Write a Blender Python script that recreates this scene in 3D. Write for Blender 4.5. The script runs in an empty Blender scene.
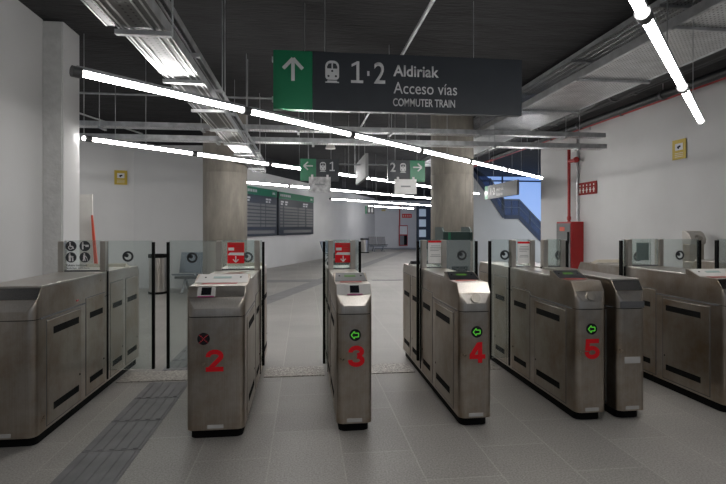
import bpy, bmesh, math, random
from mathutils import Vector, Matrix
random.seed(7)
C = bpy.context.scene.collection
SC = bpy.context.scene

# ------------------------------------------------------------------ camera, world, exposure
EYE = 1.5
YAW = math.radians(6.73)
cd = bpy.data.cameras.new('camera')
cd.sensor_width = 36.0
cd.lens = 500.0 / 726.0 * 36.0
cd.shift_y = -15.0 / 726.0
cam = bpy.data.objects.new('camera', cd)
C.objects.link(cam)
cam.location = (0, 0, EYE)
cam.rotation_euler = (math.radians(90), 0, -YAW)
SC.camera = cam

wd = bpy.data.worlds.new('station_world')
SC.world = wd
wd.use_nodes = True
wd.node_tree.nodes['Background'].inputs[0].default_value = (0.75, 0.85, 1.0, 1)
wd.node_tree.nodes['Background'].inputs[1].default_value = 0.22
SC.view_settings.view_transform = 'Standard'
SC.view_settings.look = 'None'
SC.view_settings.gamma = 1.0
SC.view_settings.use_curve_mapping = False
SC.view_settings.exposure = 0.0
TUBE_POWER = 42.0
BLUE_POWER = 0.75

def area_light(name, loc, sx, sy, power, col):
    l = bpy.data.lights.new(name, 'AREA')
    l.shape = 'RECTANGLE'
    l.size, l.size_y = sx, sy
    l.energy = power
    l.color = col
    o = bpy.data.objects.new(name, l)
    C.objects.link(o)
    o.location = loc
    return o

# unseen fill lights added to brighten the back left walls and the stair wall
area_light('side_hall_fill', (-5.6, 9.0, 3.9), 1.2, 3.0, 80, (1, 0.98, 0.95))
area_light('stairwell_fill', (11.0, 16.6, 3.9), 3.0, 3.0, 190, (0.85, 0.92, 1.0))

cY, sY = math.cos(YAW), math.sin(YAW)


def at(px, py, Y):
    """world point on the vertical plane at distance Y, seen at a point of the 726x484 photograph"""
    a, v = (px - 363) / 500.0, (227 - py) / 500.0
    d = Y / (cY - a * sY)
    return Vector(((sY + a * cY) * d, Y, EYE + v * d))


# ------------------------------------------------------------------ materials
def nodes(name):
    m = bpy.data.materials.new(name)
    m.use_nodes = True
    nt = m.node_tree
    return m, nt, nt.nodes['Principled BSDF']


def link(nt, a, ao, b, bi):
    nt.links.new(a.outputs[ao], b.inputs[bi])


def noisy(name, col, rough=0.6, metal=0.0, scale=3.0, amount=0.12, stretch=(1, 1, 1), bump=0.0, bscale=40.0, spec=0.5, detail=4.0):
    m, nt, b = nodes(name)
    tc = nt.nodes.new('ShaderNodeTexCoord')
    mp = nt.nodes.new('ShaderNodeMapping')
    mp.inputs['Scale'].default_value = stretch
    link(nt, tc, 'Object', mp, 'Vector')
    nz = nt.nodes.new('ShaderNodeTexNoise')
    nz.inputs['Scale'].default_value = scale
    nz.inputs['Detail'].default_value = detail
    link(nt, mp, 'Vector', nz, 'Vector')
    cr = nt.nodes.new('ShaderNodeValToRGB')
    cr.color_ramp.elements[0].position = 0.3
    cr.color_ramp.elements[1].position = 0.7
    cr.color_ramp.elements[0].color = tuple(c * (1 - amount) for c in col) + (1,)
    cr.color_ramp.elements[1].color = tuple(min(1, c * (1 + amount)) for c in col) + (1,)
    link(nt, nz, 'Fac', cr, 'Fac')
    link(nt, cr, 'Color', b, 'Base Color')
    b.inputs['Roughness'].default_value = rough
    b.inputs['Metallic'].default_value = metal
    b.inputs['Specular IOR Level'].default_value = spec
    if bump:
        n2 = nt.nodes.new('ShaderNodeTexNoise')
        n2.inputs['Scale'].default_value = bscale
        n2.inputs['Detail'].default_value = 3
        link(nt, mp, 'Vector', n2, 'Vector')
        bp = nt.nodes.new('ShaderNodeBump')
        bp.inputs['Strength'].default_value = bump
        bp.inputs['Distance'].default_value = 0.02
        link(nt, n2, 'Fac', bp, 'Height')
        link(nt, bp, 'Normal', b, 'Normal')
    return m


def plain(name, col, rough=0.5, metal=0.0, spec=0.5):
    return noisy(name, col, rough, metal, 6.0, 0.05, spec=spec)


def emit(name, col, power, base=0.8):
    m, nt, b = nodes(name)
    b.inputs['Base Color'].default_value = (base, base, base, 1)
    b.inputs['Emission Color'].default_value = col + (1,)
    b.inputs['Emission Strength'].default_value = power
    return m


def steel(name, col, rough=0.34, stains=0.35):
    """brushed stainless steel with vertical grain and brownish smears"""
    m, nt, b = nodes(name)
    tc = nt.nodes.new('ShaderNodeTexCoord')
    mp = nt.nodes.new('ShaderNodeMapping')
    mp.inputs['Scale'].default_value = (60, 60, 1.5)
    link(nt, tc, 'Object', mp, 'Vector')
    g = nt.nodes.new('ShaderNodeTexNoise')
    g.inputs['Scale'].default_value = 2.0
    g.inputs['Detail'].default_value = 4
    link(nt, mp, 'Vector', g, 'Vector')
    s = nt.nodes.new('ShaderNodeTexNoise')
    s.inputs['Scale'].default_value = 2.6
    s.inputs['Detail'].default_value = 6
    s.inputs['Roughness'].default_value = 0.65
    link(nt, tc, 'Object', s, 'Vector')
    cr = nt.nodes.new('ShaderNodeValToRGB')
    cr.color_ramp.elements[0].position = 0.35
    cr.color_ramp.elements[1].position = 0.68
    cr.color_ramp.elements[0].color = (col[0] * (1 - stains * 0.75), col[1] * (1 - stains), col[2] * (1 - stains * 1.25), 1)
    cr.color_ramp.elements[1].color = col + (1,)
    link(nt, s, 'Fac', cr, 'Fac')
    mx = nt.nodes.new('ShaderNodeMix')
    mx.data_type = 'RGBA'
    mx.blend_type = 'MULTIPLY'
    mx.inputs[0].default_value = 0.3
    link(nt, cr, 'Color', mx, 6)
    gr = nt.nodes.new('ShaderNodeValToRGB')
    gr.color_ramp.elements[0].position = 0.3
    gr.color_ramp.elements[1].position = 0.7
    gr.color_ramp.elements[0].color = (0.6, 0.6, 0.6, 1)
    link(nt, g, 'Fac', gr, 'Fac')
    link(nt, gr, 'Color', mx, 7)
    link(nt, mx, 2, b, 'Base Color')
    b.inputs['Metallic'].default_value = 0.95
    rr = nt.nodes.new('ShaderNodeMapRange')
    rr.inputs['To Min'].default_value = rough - 0.06
    rr.inputs['To Max'].default_value = rough + 0.12
    link(nt, s, 'Fac', rr, 'Value')
    link(nt, rr, 'Result', b, 'Roughness')
    b.inputs['Anisotropic'].default_value = 0.3
    return m


def perforated(name, col, pitch=0.06):
    """galvanised tray sheet punched with a grid of small holes"""
    m, nt, b = nodes(name)
    tc = nt.nodes.new('ShaderNodeTexCoord')
    vo = nt.nodes.new('ShaderNodeVectorMath'); vo.operation = 'SCALE'
    vo.inputs['Scale'].default_value = 1.0 / pitch
    link(nt, tc, 'Object', vo, 0)
    fr = nt.nodes.new('ShaderNodeVectorMath'); fr.operation = 'FRACTION'
    link(nt, vo, 0, fr, 0)
    sb = nt.nodes.new('ShaderNodeVectorMath'); sb.operation = 'SUBTRACT'
    sb.inputs[1].default_value = (0.5, 0.5, 0)
    link(nt, fr, 0, sb, 0)
    ml = nt.nodes.new('ShaderNodeVectorMath'); ml.operation = 'MULTIPLY'
    ml.inputs[1].default_value = (1, 0.7, 0)
    link(nt, sb, 0, ml, 0)
    ln = nt.nodes.new('ShaderNodeVectorMath'); ln.operation = 'LENGTH'
    link(nt, ml, 0, ln, 0)
    lt = nt.nodes.new('ShaderNodeMath'); lt.operation = 'LESS_THAN'
    lt.inputs[1].default_value = 0.15
    link(nt, ln, 'Value', lt, 0)
    nz = nt.nodes.new('ShaderNodeTexNoise')
    nz.inputs['Scale'].default_value = 5
    nz.inputs['Detail'].default_value = 5
    link(nt, tc, 'Object', nz, 'Vector')
    cr = nt.nodes.new('ShaderNodeValToRGB')
    cr.color_ramp.elements[0].position = 0.3
    cr.color_ramp.elements[1].position = 0.7
    cr.color_ramp.elements[0].color = tuple(c * 0.72 for c in col) + (1,)
    cr.color_ramp.elements[1].color = col + (1,)
    link(nt, nz, 'Fac', cr, 'Fac')
    mx = nt.nodes.new('ShaderNodeMix'); mx.data_type = 'RGBA'
    link(nt, lt, 'Value', mx, 0)
    link(nt, cr, 'Color', mx, 6)
    mx.inputs[7].default_value = (0.03, 0.03, 0.03, 1)
    link(nt, mx, 2, b, 'Base Color')
    b.inputs['Metallic'].default_value = 0.7
    rr = nt.nodes.new('ShaderNodeMapRange')
    rr.inputs['To Min'].default_value = 0.25
    rr.inputs['To Max'].default_value = 0.5
    link(nt, nz, 'Fac', rr, 'Value')
    link(nt, rr, 'Result', b, 'Roughness')
    return m


def glass(name, tint, haze=0.12):
    m = bpy.data.materials.new(name)
    m.use_nodes = True
    nt = m.node_tree
    nt.nodes.clear()
    out = nt.nodes.new('ShaderNodeOutputMaterial')
    tr = nt.nodes.new('ShaderNodeBsdfTransparent')
    tr.inputs[0].default_value = tint + (1,)
    gl = nt.nodes.new('ShaderNodeBsdfGlossy')
    gl.inputs['Roughness'].default_value = 0.03
    df = nt.nodes.new('ShaderNodeBsdfDiffuse')
    df.inputs[0].default_value = (0.62, 0.72, 0.70, 1)
    fr = nt.nodes.new('ShaderNodeFresnel')
    fr.inputs[0].default_value = 1.45
    m1 = nt.nodes.new('ShaderNodeMixShader')
    m1.inputs[0].default_value = haze
    link(nt, tr, 0, m1, 1)
    link(nt, df, 0, m1, 2)
    m2 = nt.nodes.new('ShaderNodeMixShader')
    link(nt, fr, 0, m2, 0)
    link(nt, m1, 0, m2, 1)
    link(nt, gl, 0, m2, 2)
    link(nt, m2, 0, out, 0)
    return m


def floor_mat():
    m, nt, b = nodes('terrazzo_tiles')
    tc = nt.nodes.new('ShaderNodeTexCoord')
    mp = nt.nodes.new('ShaderNodeMapping')
    mp.inputs['Rotation'].default_value = (0, 0, math.radians(90))
    mp.inputs['Location'].default_value = (0.1, 0.22, 0)
    link(nt, tc, 'Object', mp, 'Vector')
    br = nt.nodes.new('ShaderNodeTexBrick')
    br.inputs['Scale'].default_value = 1.0
    br.inputs['Brick Width'].default_value = 0.8
    br.inputs['Row Height'].default_value = 0.47
    br.inputs['Mortar Size'].default_value = 0.006
    br.inputs['Mortar Smooth'].default_value = 0.4
    br.inputs['Color1'].default_value = (0.300, 0.288, 0.270, 1)
    br.inputs['Color2'].default_value = (0.345, 0.332, 0.312, 1)
    br.inputs['Mortar'].default_value = (0.40, 0.385, 0.36, 1)
    link(nt, mp, 'Vector', br, 'Vector')
    n1 = nt.nodes.new('ShaderNodeTexNoise')
    n1.inputs['Scale'].default_value = 90
    n1.inputs['Detail'].default_value = 3
    link(nt, tc, 'Object', n1, 'Vector')
    n2 = nt.nodes.new('ShaderNodeTexNoise')
    n2.inputs['Scale'].default_value = 1.1
    n2.inputs['Detail'].default_value = 5
    link(nt, tc, 'Object', n2, 'Vector')
    r1 = nt.nodes.new('ShaderNodeMapRange')
    r1.inputs['From Min'].default_value = 0.3
    r1.inputs['From Max'].default_value = 0.7
    r1.inputs['To Min'].default_value = 0.68
    r1.inputs['To Max'].default_value = 1.24
    link(nt, n1, 'Fac', r1, 'Value')
    r2 = nt.nodes.new('ShaderNodeMapRange')
    r2.inputs['From Min'].default_value = 0.3
    r2.inputs['From Max'].default_value = 0.7
    r2.inputs['To Min'].default_value = 0.86
    r2.inputs['To Max'].default_value = 1.08
    link(nt, n2, 'Fac', r2, 'Value')
    mu = nt.nodes.new('ShaderNodeMath'); mu.operation = 'MULTIPLY'
    link(nt, r1, 0, mu, 0)
    link(nt, r2, 0, mu, 1)
    vm = nt.nodes.new('ShaderNodeVectorMath'); vm.operation = 'SCALE'
    link(nt, br, 'Color', vm, 0)
    link(nt, mu, 0, vm, 'Scale')
    link(nt, vm, 0, b, 'Base Color')
    b.inputs['Roughness'].default_value = 0.42
    b.inputs['Specular IOR Level'].default_value = 0.45
    return m


def concrete_mat(name, col):
    m, nt, b = nodes(name)
    tc = nt.nodes.new('ShaderNodeTexCoord')
    mp = nt.nodes.new('ShaderNodeMapping')
    mp.inputs['Scale'].default_value = (1, 1, 0.25)
    link(nt, tc, 'Object', mp, 'Vector')
    nz = nt.nodes.new('ShaderNodeTexNoise')
    nz.inputs['Scale'].default_value = 6
    nz.inputs['Detail'].default_value = 8
    nz.inputs['Roughness'].default_value = 0.65
    link(nt, mp, 'Vector', nz, 'Vector')
    cr = nt.nodes.new('ShaderNodeValToRGB')
    cr.color_ramp.elements[0].position = 0.28
    cr.color_ramp.elements[1].position = 0.72
    cr.color_ramp.elements[0].color = tuple(c * 0.62 for c in col) + (1,)
    cr.color_ramp.elements[1].color = tuple(c * 1.15 for c in col) + (1,)
    link(nt, nz, 'Fac', cr, 'Fac')
    link(nt, cr, 'Color', b, 'Base Color')
    b.inputs['Roughness'].default_value = 0.7
    return m


M = dict(
    wall=noisy('white_plaster', (0.60, 0.60, 0.60), 0.75, 0, 1.2, 0.035, bump=0.05, bscale=60),
    rough=noisy('raw_plaster_edge', (0.57, 0.57, 0.56), 0.85, 0, 9, 0.08, bump=0.3, bscale=25),
    dark_wall=noisy('black_painted_wall', (0.022, 0.023, 0.026), 0.85, 0, 3, 0.25),
    ceiling=noisy('black_sprayed_concrete', (0.024, 0.024, 0.0255), 0.9, 0, 2.5, 0.35, (0.6, 2.5, 1), bump=0.9, bscale=9, detail=8),
    floor=floor_mat(),
    tactile=noisy('dark_grey_guide_paving', (0.18, 0.182, 0.188), 0.6, 0, 5, 0.15),
    band=noisy('grey_paving_band', (0.20, 0.20, 0.203), 0.5, 0, 5, 0.12),
    chequer=noisy('worn_steel_floor_plate', (0.36, 0.34, 0.31), 0.40, 0.5, 45, 0.5, bump=0.8, bscale=55),
    concrete=concrete_mat('board_marked_concrete', (0.235, 0.213, 0.182)),
    steel=steel('brushed_steel', (0.56, 0.532, 0.49), 0.27, 0.42),
    steel_door=steel('smeared_steel_door', (0.50, 0.47, 0.42), 0.34, 0.45),
    band_dark=steel('dark_reflection_steel_band', (0.30, 0.30, 0.30), 0.16, 0.1),  # reflection of the dark ceiling put into the steel colour
    steel_head=steel('bright_steel_head', (0.62, 0.60, 0.57), 0.32, 0.18),
    post=steel('satin_steel_post', (0.50, 0.48, 0.44), 0.4, 0.2),
    pale=noisy('pale_plastic', (0.66, 0.64, 0.60), 0.45, 0, 5, 0.06),
    reader=noisy('pale_grey_bezel', (0.55, 0.54, 0.52), 0.4, 0, 5, 0.06),
    black=plain('black_rubber', (0.007, 0.007, 0.007), 0.85, spec=0.12),
    gloss_black=plain('black_screen_glass', (0.010, 0.011, 0.014), 0.12),
    console_grey=plain('dark_grey_console', (0.12, 0.12, 0.125), 0.4),
    console_black=plain('black_console', (0.025, 0.026, 0.030), 0.35),
    red=plain('red_vinyl', (0.68, 0.014, 0.022), 0.6, spec=0.15),
    red_pale=plain('red_card_target', (0.40, 0.055, 0.045), 0.45),
    red_paint=plain('red_gloss_paint', (0.40, 0.016, 0.016), 0.35),
    red_dark=plain('dark_red_sign', (0.23, 0.012, 0.010), 0.6, spec=0.2),
    orange=plain('orange_red_tape', (0.62, 0.085, 0.04), 0.5),
    magenta=plain('magenta_plastic', (0.35, 0.02, 0.16), 0.4),
    white=plain('white_print', (0.66, 0.66, 0.66), 0.5),
    grey_print=plain('pale_grey_print', (0.55, 0.56, 0.57), 0.5),
    paper=noisy('white_paper', (0.74, 0.74, 0.73), 0.7, 0, 8, 0.05),
    plastic_film=noisy('crumpled_plastic_film', (0.44, 0.445, 0.45), 0.3, 0, 14, 0.4, bump=0.8, bscale=18),
    yellow=plain('yellow_sign', (0.50, 0.36, 0.035), 0.5),
    green=plain('sign_green', (0.010, 0.165, 0.075), 0.35),
    green_dark=plain('dark_green_steel', (0.012, 0.035, 0.030), 0.4),
    anthracite=plain('anthracite_sign', (0.033, 0.038, 0.045), 0.4, spec=0.3),
    sign_grey=plain('grey_sign_back', (0.19, 0.195, 0.20), 0.6, spec=0.2),
    board_dark=plain('dark_board_face', (0.030, 0.034, 0.043), 0.35),
    row_grey=plain('grey_board_row', (0.17, 0.17, 0.165), 0.5),
    icon=plain('charcoal_sticker', (0.028, 0.032, 0.036), 0.5),
    sticker=plain('pale_teal_sticker', (0.27, 0.37, 0.35), 0.5),
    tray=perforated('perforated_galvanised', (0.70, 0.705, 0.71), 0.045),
    tray_darkened=perforated('darkened_perforated_galvanised', (0.17, 0.172, 0.175), 0.045),  # left trays: same metal, colour darkened to offset lamp glare
    galv=noisy('galvanised_steel', (0.50, 0.51, 0.52), 0.38, 0.7, 7, 0.25),
    galv_bright=noisy('bright_galvanised_edge', (0.60, 0.61, 0.62), 0.3, 0.75, 7, 0.15),
    duct=plain('black_pipe', (0.012, 0.013, 0.015), 0.5),
    housing=plain('grey_lamp_housing', (0.24, 0.25, 0.26), 0.4),
    joint=plain('dark_grey_lamp_joint', (0.07, 0.072, 0.075), 0.45),
    tube=emit('lit_lamp_tube', (1.0, 0.975, 0.95), TUBE_POWER),
    lcd=emit('green_lcd', (0.10, 0.30, 0.02), 0.35, 0.02),
    led_green=emit('green_led', (0.10, 0.62, 0.04), 0.55, 0.02),
    led_red=emit('red_led', (0.70, 0.03, 0.04), 0.35, 0.02),
    glass=glass('greenish_glass', (0.93, 0.96, 0.95), 0.065),
    blue_glass=glass('blue_tinted_glass', (0.22, 0.26, 0.34), 0.06),
    daylight=emit('daylight_window_pane', (0.25, 0.46, 1.0), BLUE_POWER),
    blue_steel=plain('dark_blue_steel', (0.045, 0.065, 0.12), 0.45),
    bench=noisy('grey_blue_bench_steel', (0.17, 0.20, 0.235), 0.55, 0.0, 5, 0.1),
    cream=plain('cream_board', (0.62, 0.57, 0.47), 0.6),
)


# ------------------------------------------------------------------ mesh helpers
class MB:
    def __init__(self):
        self.v, self.f = [], []

    def add(self, vs, fs):
        o = len(self.v)
        self.v += [tuple(p) for p in vs]
        self.f += [tuple(i + o for i in q) for q in fs]
        return self

    def box(self, a, b):
        x0, y0, z0 = a
        x1, y1, z1 = b
        x0, x1 = min(x0, x1), max(x0, x1)
        y0, y1 = min(y0, y1), max(y0, y1)
        z0, z1 = min(z0, z1), max(z0, z1)
        return self.add([(x0, y0, z0), (x1, y0, z0), (x1, y1, z0), (x0, y1, z0), (x0, y0, z1), (x1, y0, z1), (x1, y1, z1), (x0, y1, z1)],
                        [(0, 3, 2, 1), (4, 5, 6, 7), (0, 1, 5, 4), (1, 2, 6, 5), (2, 3, 7, 6), (3, 0, 4, 7)])

    def bar(self, p, q, w, t, up=(0, 0, 1)):
        """rectangular bar from p to q, w across, t along up"""
        p, q = Vector(p), Vector(q)
        d = (q - p).normalized()
        s = d.cross(Vector(up))
        if s.length < 1e-4:
            s = d.cross(Vector((1, 0, 0)))
        s.normalize()
        u = s.cross(d)
        vs = []
        for e in (p, q):
            for a, b in ((-1, -1), (1, -1), (1, 1), (-1, 1)):
                vs.append(e + s * a * w / 2 + u * b * t / 2)
        return self.add(vs, [(0, 1, 2, 3), (7, 6, 5, 4), (0, 4, 5, 1), (1, 5, 6, 2), (2, 6, 7, 3), (3, 7, 4, 0)])

    def tube(self, p, q, r, n=10, r2=None):
        p, q = Vector(p), Vector(q)
        d = (q - p).normalized()
        s = d.cross(Vector((0, 0, 1)))
        if s.length < 1e-4:
            s = Vector((1, 0, 0))
        s.normalize()
        u = s.cross(d)
        r2 = r if r2 is None else r2
        vs = []
        for e, rr in ((p, r), (q, r2)):
            for i in range(n):
                a = 2 * math.pi * i / n
                vs.append(e + s * rr * math.cos(a) + u * rr * math.sin(a))
        fs = [(i, i + n, (i + 1) % n + n, (i + 1) % n) for i in range(n)]
        fs += [tuple(range(n)), tuple(range(2 * n - 1, n - 1, -1))]
        return self.add(vs, fs)

    def path(self, pts, r, n=8):
        for a, b in zip(pts, pts[1:]):
            self.tube(a, b, r, n)
        return self

    def loft(self, rings, cap0=True, cap1=True):
        n = len(rings[0])
        vs = [p for r in rings for p in r]
        fs = []
        for k in range(len(rings) - 1):
            for i in range(n):
                j = (i + 1) % n
                fs.append((k * n + i, k * n + j, (k + 1) * n + j, (k + 1) * n + i))
        if cap0:
            fs.append(tuple(range(n - 1, -1, -1)))
        if cap1:
            fs.append(tuple(range((len(rings) - 1) * n, len(rings) * n)))
        return self.add(vs, fs)

    def prism(self, poly, axis, a, b):
        """poly of 2-D points extruded along axis 'x' (points y,z), 'y' (points x,z) or 'z' (points x,y)"""
        def P(p, t):
            return {'x': (t, p[0], p[1]), 'y': (p[0], t, p[1]), 'z': (p[0], p[1], t)}[axis]
        n = len(poly)
        vs = [P(p, a) for p in poly] + [P(p, b) for p in poly]
        fs = [(i, (i + 1) % n, (i + 1) % n + n, i + n) for i in range(n)]
        fs += [tuple(range(n - 1, -1, -1)), tuple(range(n, 2 * n))]
        return self.add(vs, fs)

    def disc(self, c, r, t=0.003, n=24):
        """flat disc facing -Y"""
        c = Vector(c)
        return self.tube(c, c + Vector((0, t, 0)), r, n)

    def ring(self, c, r0, r1, t=0.003, n=28, a0=0.0, a1=360.0):
        c = Vector(c)
        full = abs(a1 - a0) >= 360
        k = n if full else n + 1
        vs = []
        for i in range(k):
            a = math.radians(a0 + (a1 - a0) * i / n)
            for r, y in ((r0, 0), (r1, 0), (r1, t), (r0, t)):
                vs.append(c + Vector((r * math.cos(a), y, r * math.sin(a))))
        fs = []
        for i in range(n):
            j = (i + 1) % k
            for q in range(4):
                w = (q + 1) % 4
                fs.append((i * 4 + q, j * 4 + q, j * 4 + w, i * 4 + w))
        if not full:
            fs += [(0, 1, 2, 3), tuple(4 * n + i for i in (3, 2, 1, 0))]
        return self.add(vs, fs)

    def move(self, mat):
        self.v = [tuple(mat @ Vector(p)) for p in self.v]
        return self


def obj(name, mb, mat, parent=None, bevel=0.0, smooth=False, loc=None, rotz=0.0):
    me = bpy.data.meshes.new(name)
    me.from_pydata(mb.v, [], mb.f)
    bm = bmesh.new()
    bm.from_mesh(me)
    bmesh.ops.recalc_face_normals(bm, faces=bm.faces)
    bm.to_mesh(me)
    bm.free()
    me.materials.append(M[mat] if isinstance(mat, str) else mat)
    o = bpy.data.objects.new(name, me)
    C.objects.link(o)
    if parent is not None:
        o.parent = parent
    if loc is not None:
        o.location = loc
    o.rotation_euler.z = rotz
    if smooth:
        for p in me.polygons:
            p.use_smooth = True
        md = o.modifiers.new('edges', 'EDGE_SPLIT')
        md.split_angle = math.radians(35)
    if bevel:
        md = o.modifiers.new('bevel', 'BEVEL')
        md.width = bevel
        md.segments = 2
        md.limit_method = 'ANGLE'
    return o


def tag(o, label, cat, group=None):
    o['label'] = label
    o['category'] = cat
    if group:
        o['group'] = group
    return o


def thing(name, label, cat, loc=(0, 0, 0), rotz=0.0, group=None):
    o = bpy.data.objects.new(name, None)
    o.empty_display_size = 0.1
    C.objects.link(o)
    o.location = loc
    o.rotation_euler.z = rotz
    return tag(o, label, cat, group)


def struct(name, mb, mat, **k):
    o = obj(name, mb, mat, **k)
    o['kind'] = 'structure'
    return o


def text(name, body, x0, x1, z0, z1, y, mat, parent, bold=0.0, mirror=False, mat4=None):
    """lettering standing in the XZ plane at y, facing -Y, stretched to fill x0..x1, z0..z1"""
    cu = bpy.data.curves.new('lettering', 'FONT')
    cu.body = body
    cu.size = 1.0
    cu.offset = bold
    cu.resolution_u = 4
    t = bpy.data.objects.new('lettering_source', cu)
    C.objects.link(t)
    bpy.context.view_layer.update()
    dg = bpy.context.evaluated_depsgraph_get()
    me = bpy.data.meshes.new_from_object(t.evaluated_get(dg))
    bpy.data.objects.remove(t)
    bpy.data.curves.remove(cu)
    xs = [v.co.x for v in me.vertices]
    ys = [v.co.y for v in me.vertices]
    ax, bx, ay, by = min(xs), max(xs), min(ys), max(ys)
    bm = bmesh.new()
    bm.from_mesh(me)
    r = bmesh.ops.extrude_face_region(bm, geom=bm.faces[:])
    for g in r['geom']:
        if isinstance(g, bmesh.types.BMVert):
            g.co.z += 0.002
    for v in bm.verts:
        v.co = Vector((x0 + (v.co.x - ax) / (bx - ax) * (x1 - x0), y - v.co.z, z0 + (v.co.y - ay) / (by - ay) * (z1 - z0)))
        if mat4 is not None:
            v.co = mat4 @ v.co
    bmesh.ops.recalc_face_normals(bm, faces=bm.faces)
    bm.to_mesh(me)
    bm.free()
    me.name = name
    me.materials.append(M[mat])
    o = bpy.data.objects.new(name, me)
    C.objects.link(o)
    o.parent = parent
    return o


# ------------------------------------------------------------------ setting
struct('floor', MB().box((-9, -4, -0.12), (15, 36, 0)), 'floor')
struct('ceiling', MB().box((-9, -4, 4.0), (15, 36, 4.2)), 'ceiling')
struct('wall_left', MB().box((-3.4, -4, 0), (-3.13, 6.45, 4.0)), 'wall')
# pilaster at the end of the left wall: raw front face, painted side
struct('trim_1', MB().box((-3.4, 6.452, 0), (-2.90, 6.90, 3.995)), 'wall', bevel=0.012)
struct('trim_2', MB().box((-3.129, 6.435, 0), (-2.915, 6.451, 3.97)), 'rough', bevel=0.004)
# far left: two faces meeting in a shallow corner
def wall(name, p, q, z0, z1, mat, t=0.2, side=1):
    p, q = Vector((p[0], p[1], 0)), Vector((q[0], q[1], 0))
    n = (q - p).normalized().cross(Vector((0, 0, 1))) * -t * side
    return struct(name, MB().prism([(p.x, p.y), (q.x, q.y), (q.x + n.x, q.y + n.y), (p.x + n.x, p.y + n.y)], 'z', z0, z1), mat)

wall('wall_back_left', (-9, 11.2), (-4.12, 12.77), 0, 3.55, 'wall')
wall('wall_back_corner', (-4.12, 12.77), (-2.0, 12.60), 0, 3.5, 'wall')
wall('wall_back_left_top', (-9, 11.25), (-4.12, 12.82), 3.55, 4.0, 'dark_wall')
wall('wall_back_corner_top', (-4.12, 12.82), (-2.0, 12.65), 3.5, 4.0, 'dark_wall')
wall('wall_boards', (-2.3, 15.88), (4.75, 33.5), 0, 3.42, 'wall')
wall('wall_boards_top', (-2.3, 15.95), (4.75, 33.57), 3.42, 4.0, 'dark_wall')
wall('wall_boards_return', (-2.3, 12.7), (-2.3, 15.95), 0, 4.0, 'wall')
wall('wall_far', (4.4, 33.5), (13, 33.5), 0, 3.3, 'wall')
wall('wall_far_top', (4.4, 33.55), (13, 33.55), 3.3, 4.0, 'dark_wall')
struct('baseboard_far', MB().box((4.6, 33.47, 0), (7.6, 33.5, 0.09)), 'housing')
# right wall, up to the stairwell corner
struct('wall_right', MB().box((6.7, -4, 0), (6.95, 13.55, 3.9)), 'wall')
struct('wall_right_top', MB().box((6.72, -4, 3.9), (6.95, 13.53, 4.0)), 'dark_wall')
struct('wall_stair_right', MB().box((13.5, 13.55, 0), (13.7, 33.5, 4.0)), 'wall')
struct('wall_stair_front', MB().box((6.95, 13.4, 0), (13.7, 13.55, 4.0)), 'wall')

# round concrete columns
def column(name, x, y, r):
    mb = MB()
    n = 40
    rings = []
    for z in (0, 1.2, 1.206, 1.212, 2.6, 2.606, 2.612, 4.0):
        rr = r - (0.004 if z in (1.206, 2.606) else 0)
        rings.append([(x + rr * math.cos(2 * math.pi * i / n), y + rr * math.sin(2 * math.pi * i / n), z) for i in range(n)])
    mb.loft(rings)
    for a in (math.radians(-70), math.radians(-130)):
        c = Vector((x + r * math.cos(a), y + r * math.sin(a), 0))
        mb.box((c.x - 0.004, c.y - 0.004, 0), (c.x + 0.004, c.y + 0.004, 4.0))
    return struct(name, mb, 'concrete', smooth=True)

column('column_1', -1.625, 10.66, 0.445)
column('column_2', 3.175, 10.5, 0.455)

# paving laid into the floor
mb = MB()
y = 0.4
while y < 5.0:
    y1 = min(y + 0.52, 5.02)
    mb.box((-1.47, y, 0), (-1.09, y1 - 0.012, 0.004))
    for i in range(5):
        xa = -1.45 + i * 0.076
        mb.box((xa, y + 0.01, 0.004), (xa + 0.034, y1 - 0.022, 0.009))
    y += 0.52
for k in range(11):
    ya = 5.4 + k * 0.42
    mb.box((-1.47, ya, 0), (-1.09, ya + 0.40, 0.004))
    for i in range(5):
        xa = -1.45 + i * 0.076
        mb.box((xa, ya + 0.01, 0.004), (xa + 0.034, ya + 0.39, 0.009))
struct('floor_guide_strip', mb, 'tactile')
struct('floor_steel_plate', MB().box((-1.80, 5.06, 0), (-0.84, 5.40, 0.006)).box((-0.40, 5.06, 0), (0.21, 5.40, 0.006)).box((0.52, 5.06, 0), (1.14, 5.40, 0.006))
       .box((1.45, 5.06, 0), (2.07, 5.40, 0.006)).box((2.72, 5.06, 0), (3.32, 5.40, 0.006)).box((3.76, 5.06, 0), (4.78, 5.40, 0.006)), 'chequer')
mb = MB()
a, b = Vector((-1.25, 8.9, 0.002)), Vector((6.2, 30.8, 0.002))
mb.bar(a, b, 0.42, 0.003)
mb.box((-2.0, 13.75, 0), (0.56, 14.35, 0.004))
mb.box((1.9, 13.8, 0), (6.4, 14.1, 0.004))
mb.box((-1.47, 9.95, 0), (-1.05, 10.1, 0.004))
struct('floor_dark_bands', mb, 'band')


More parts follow.
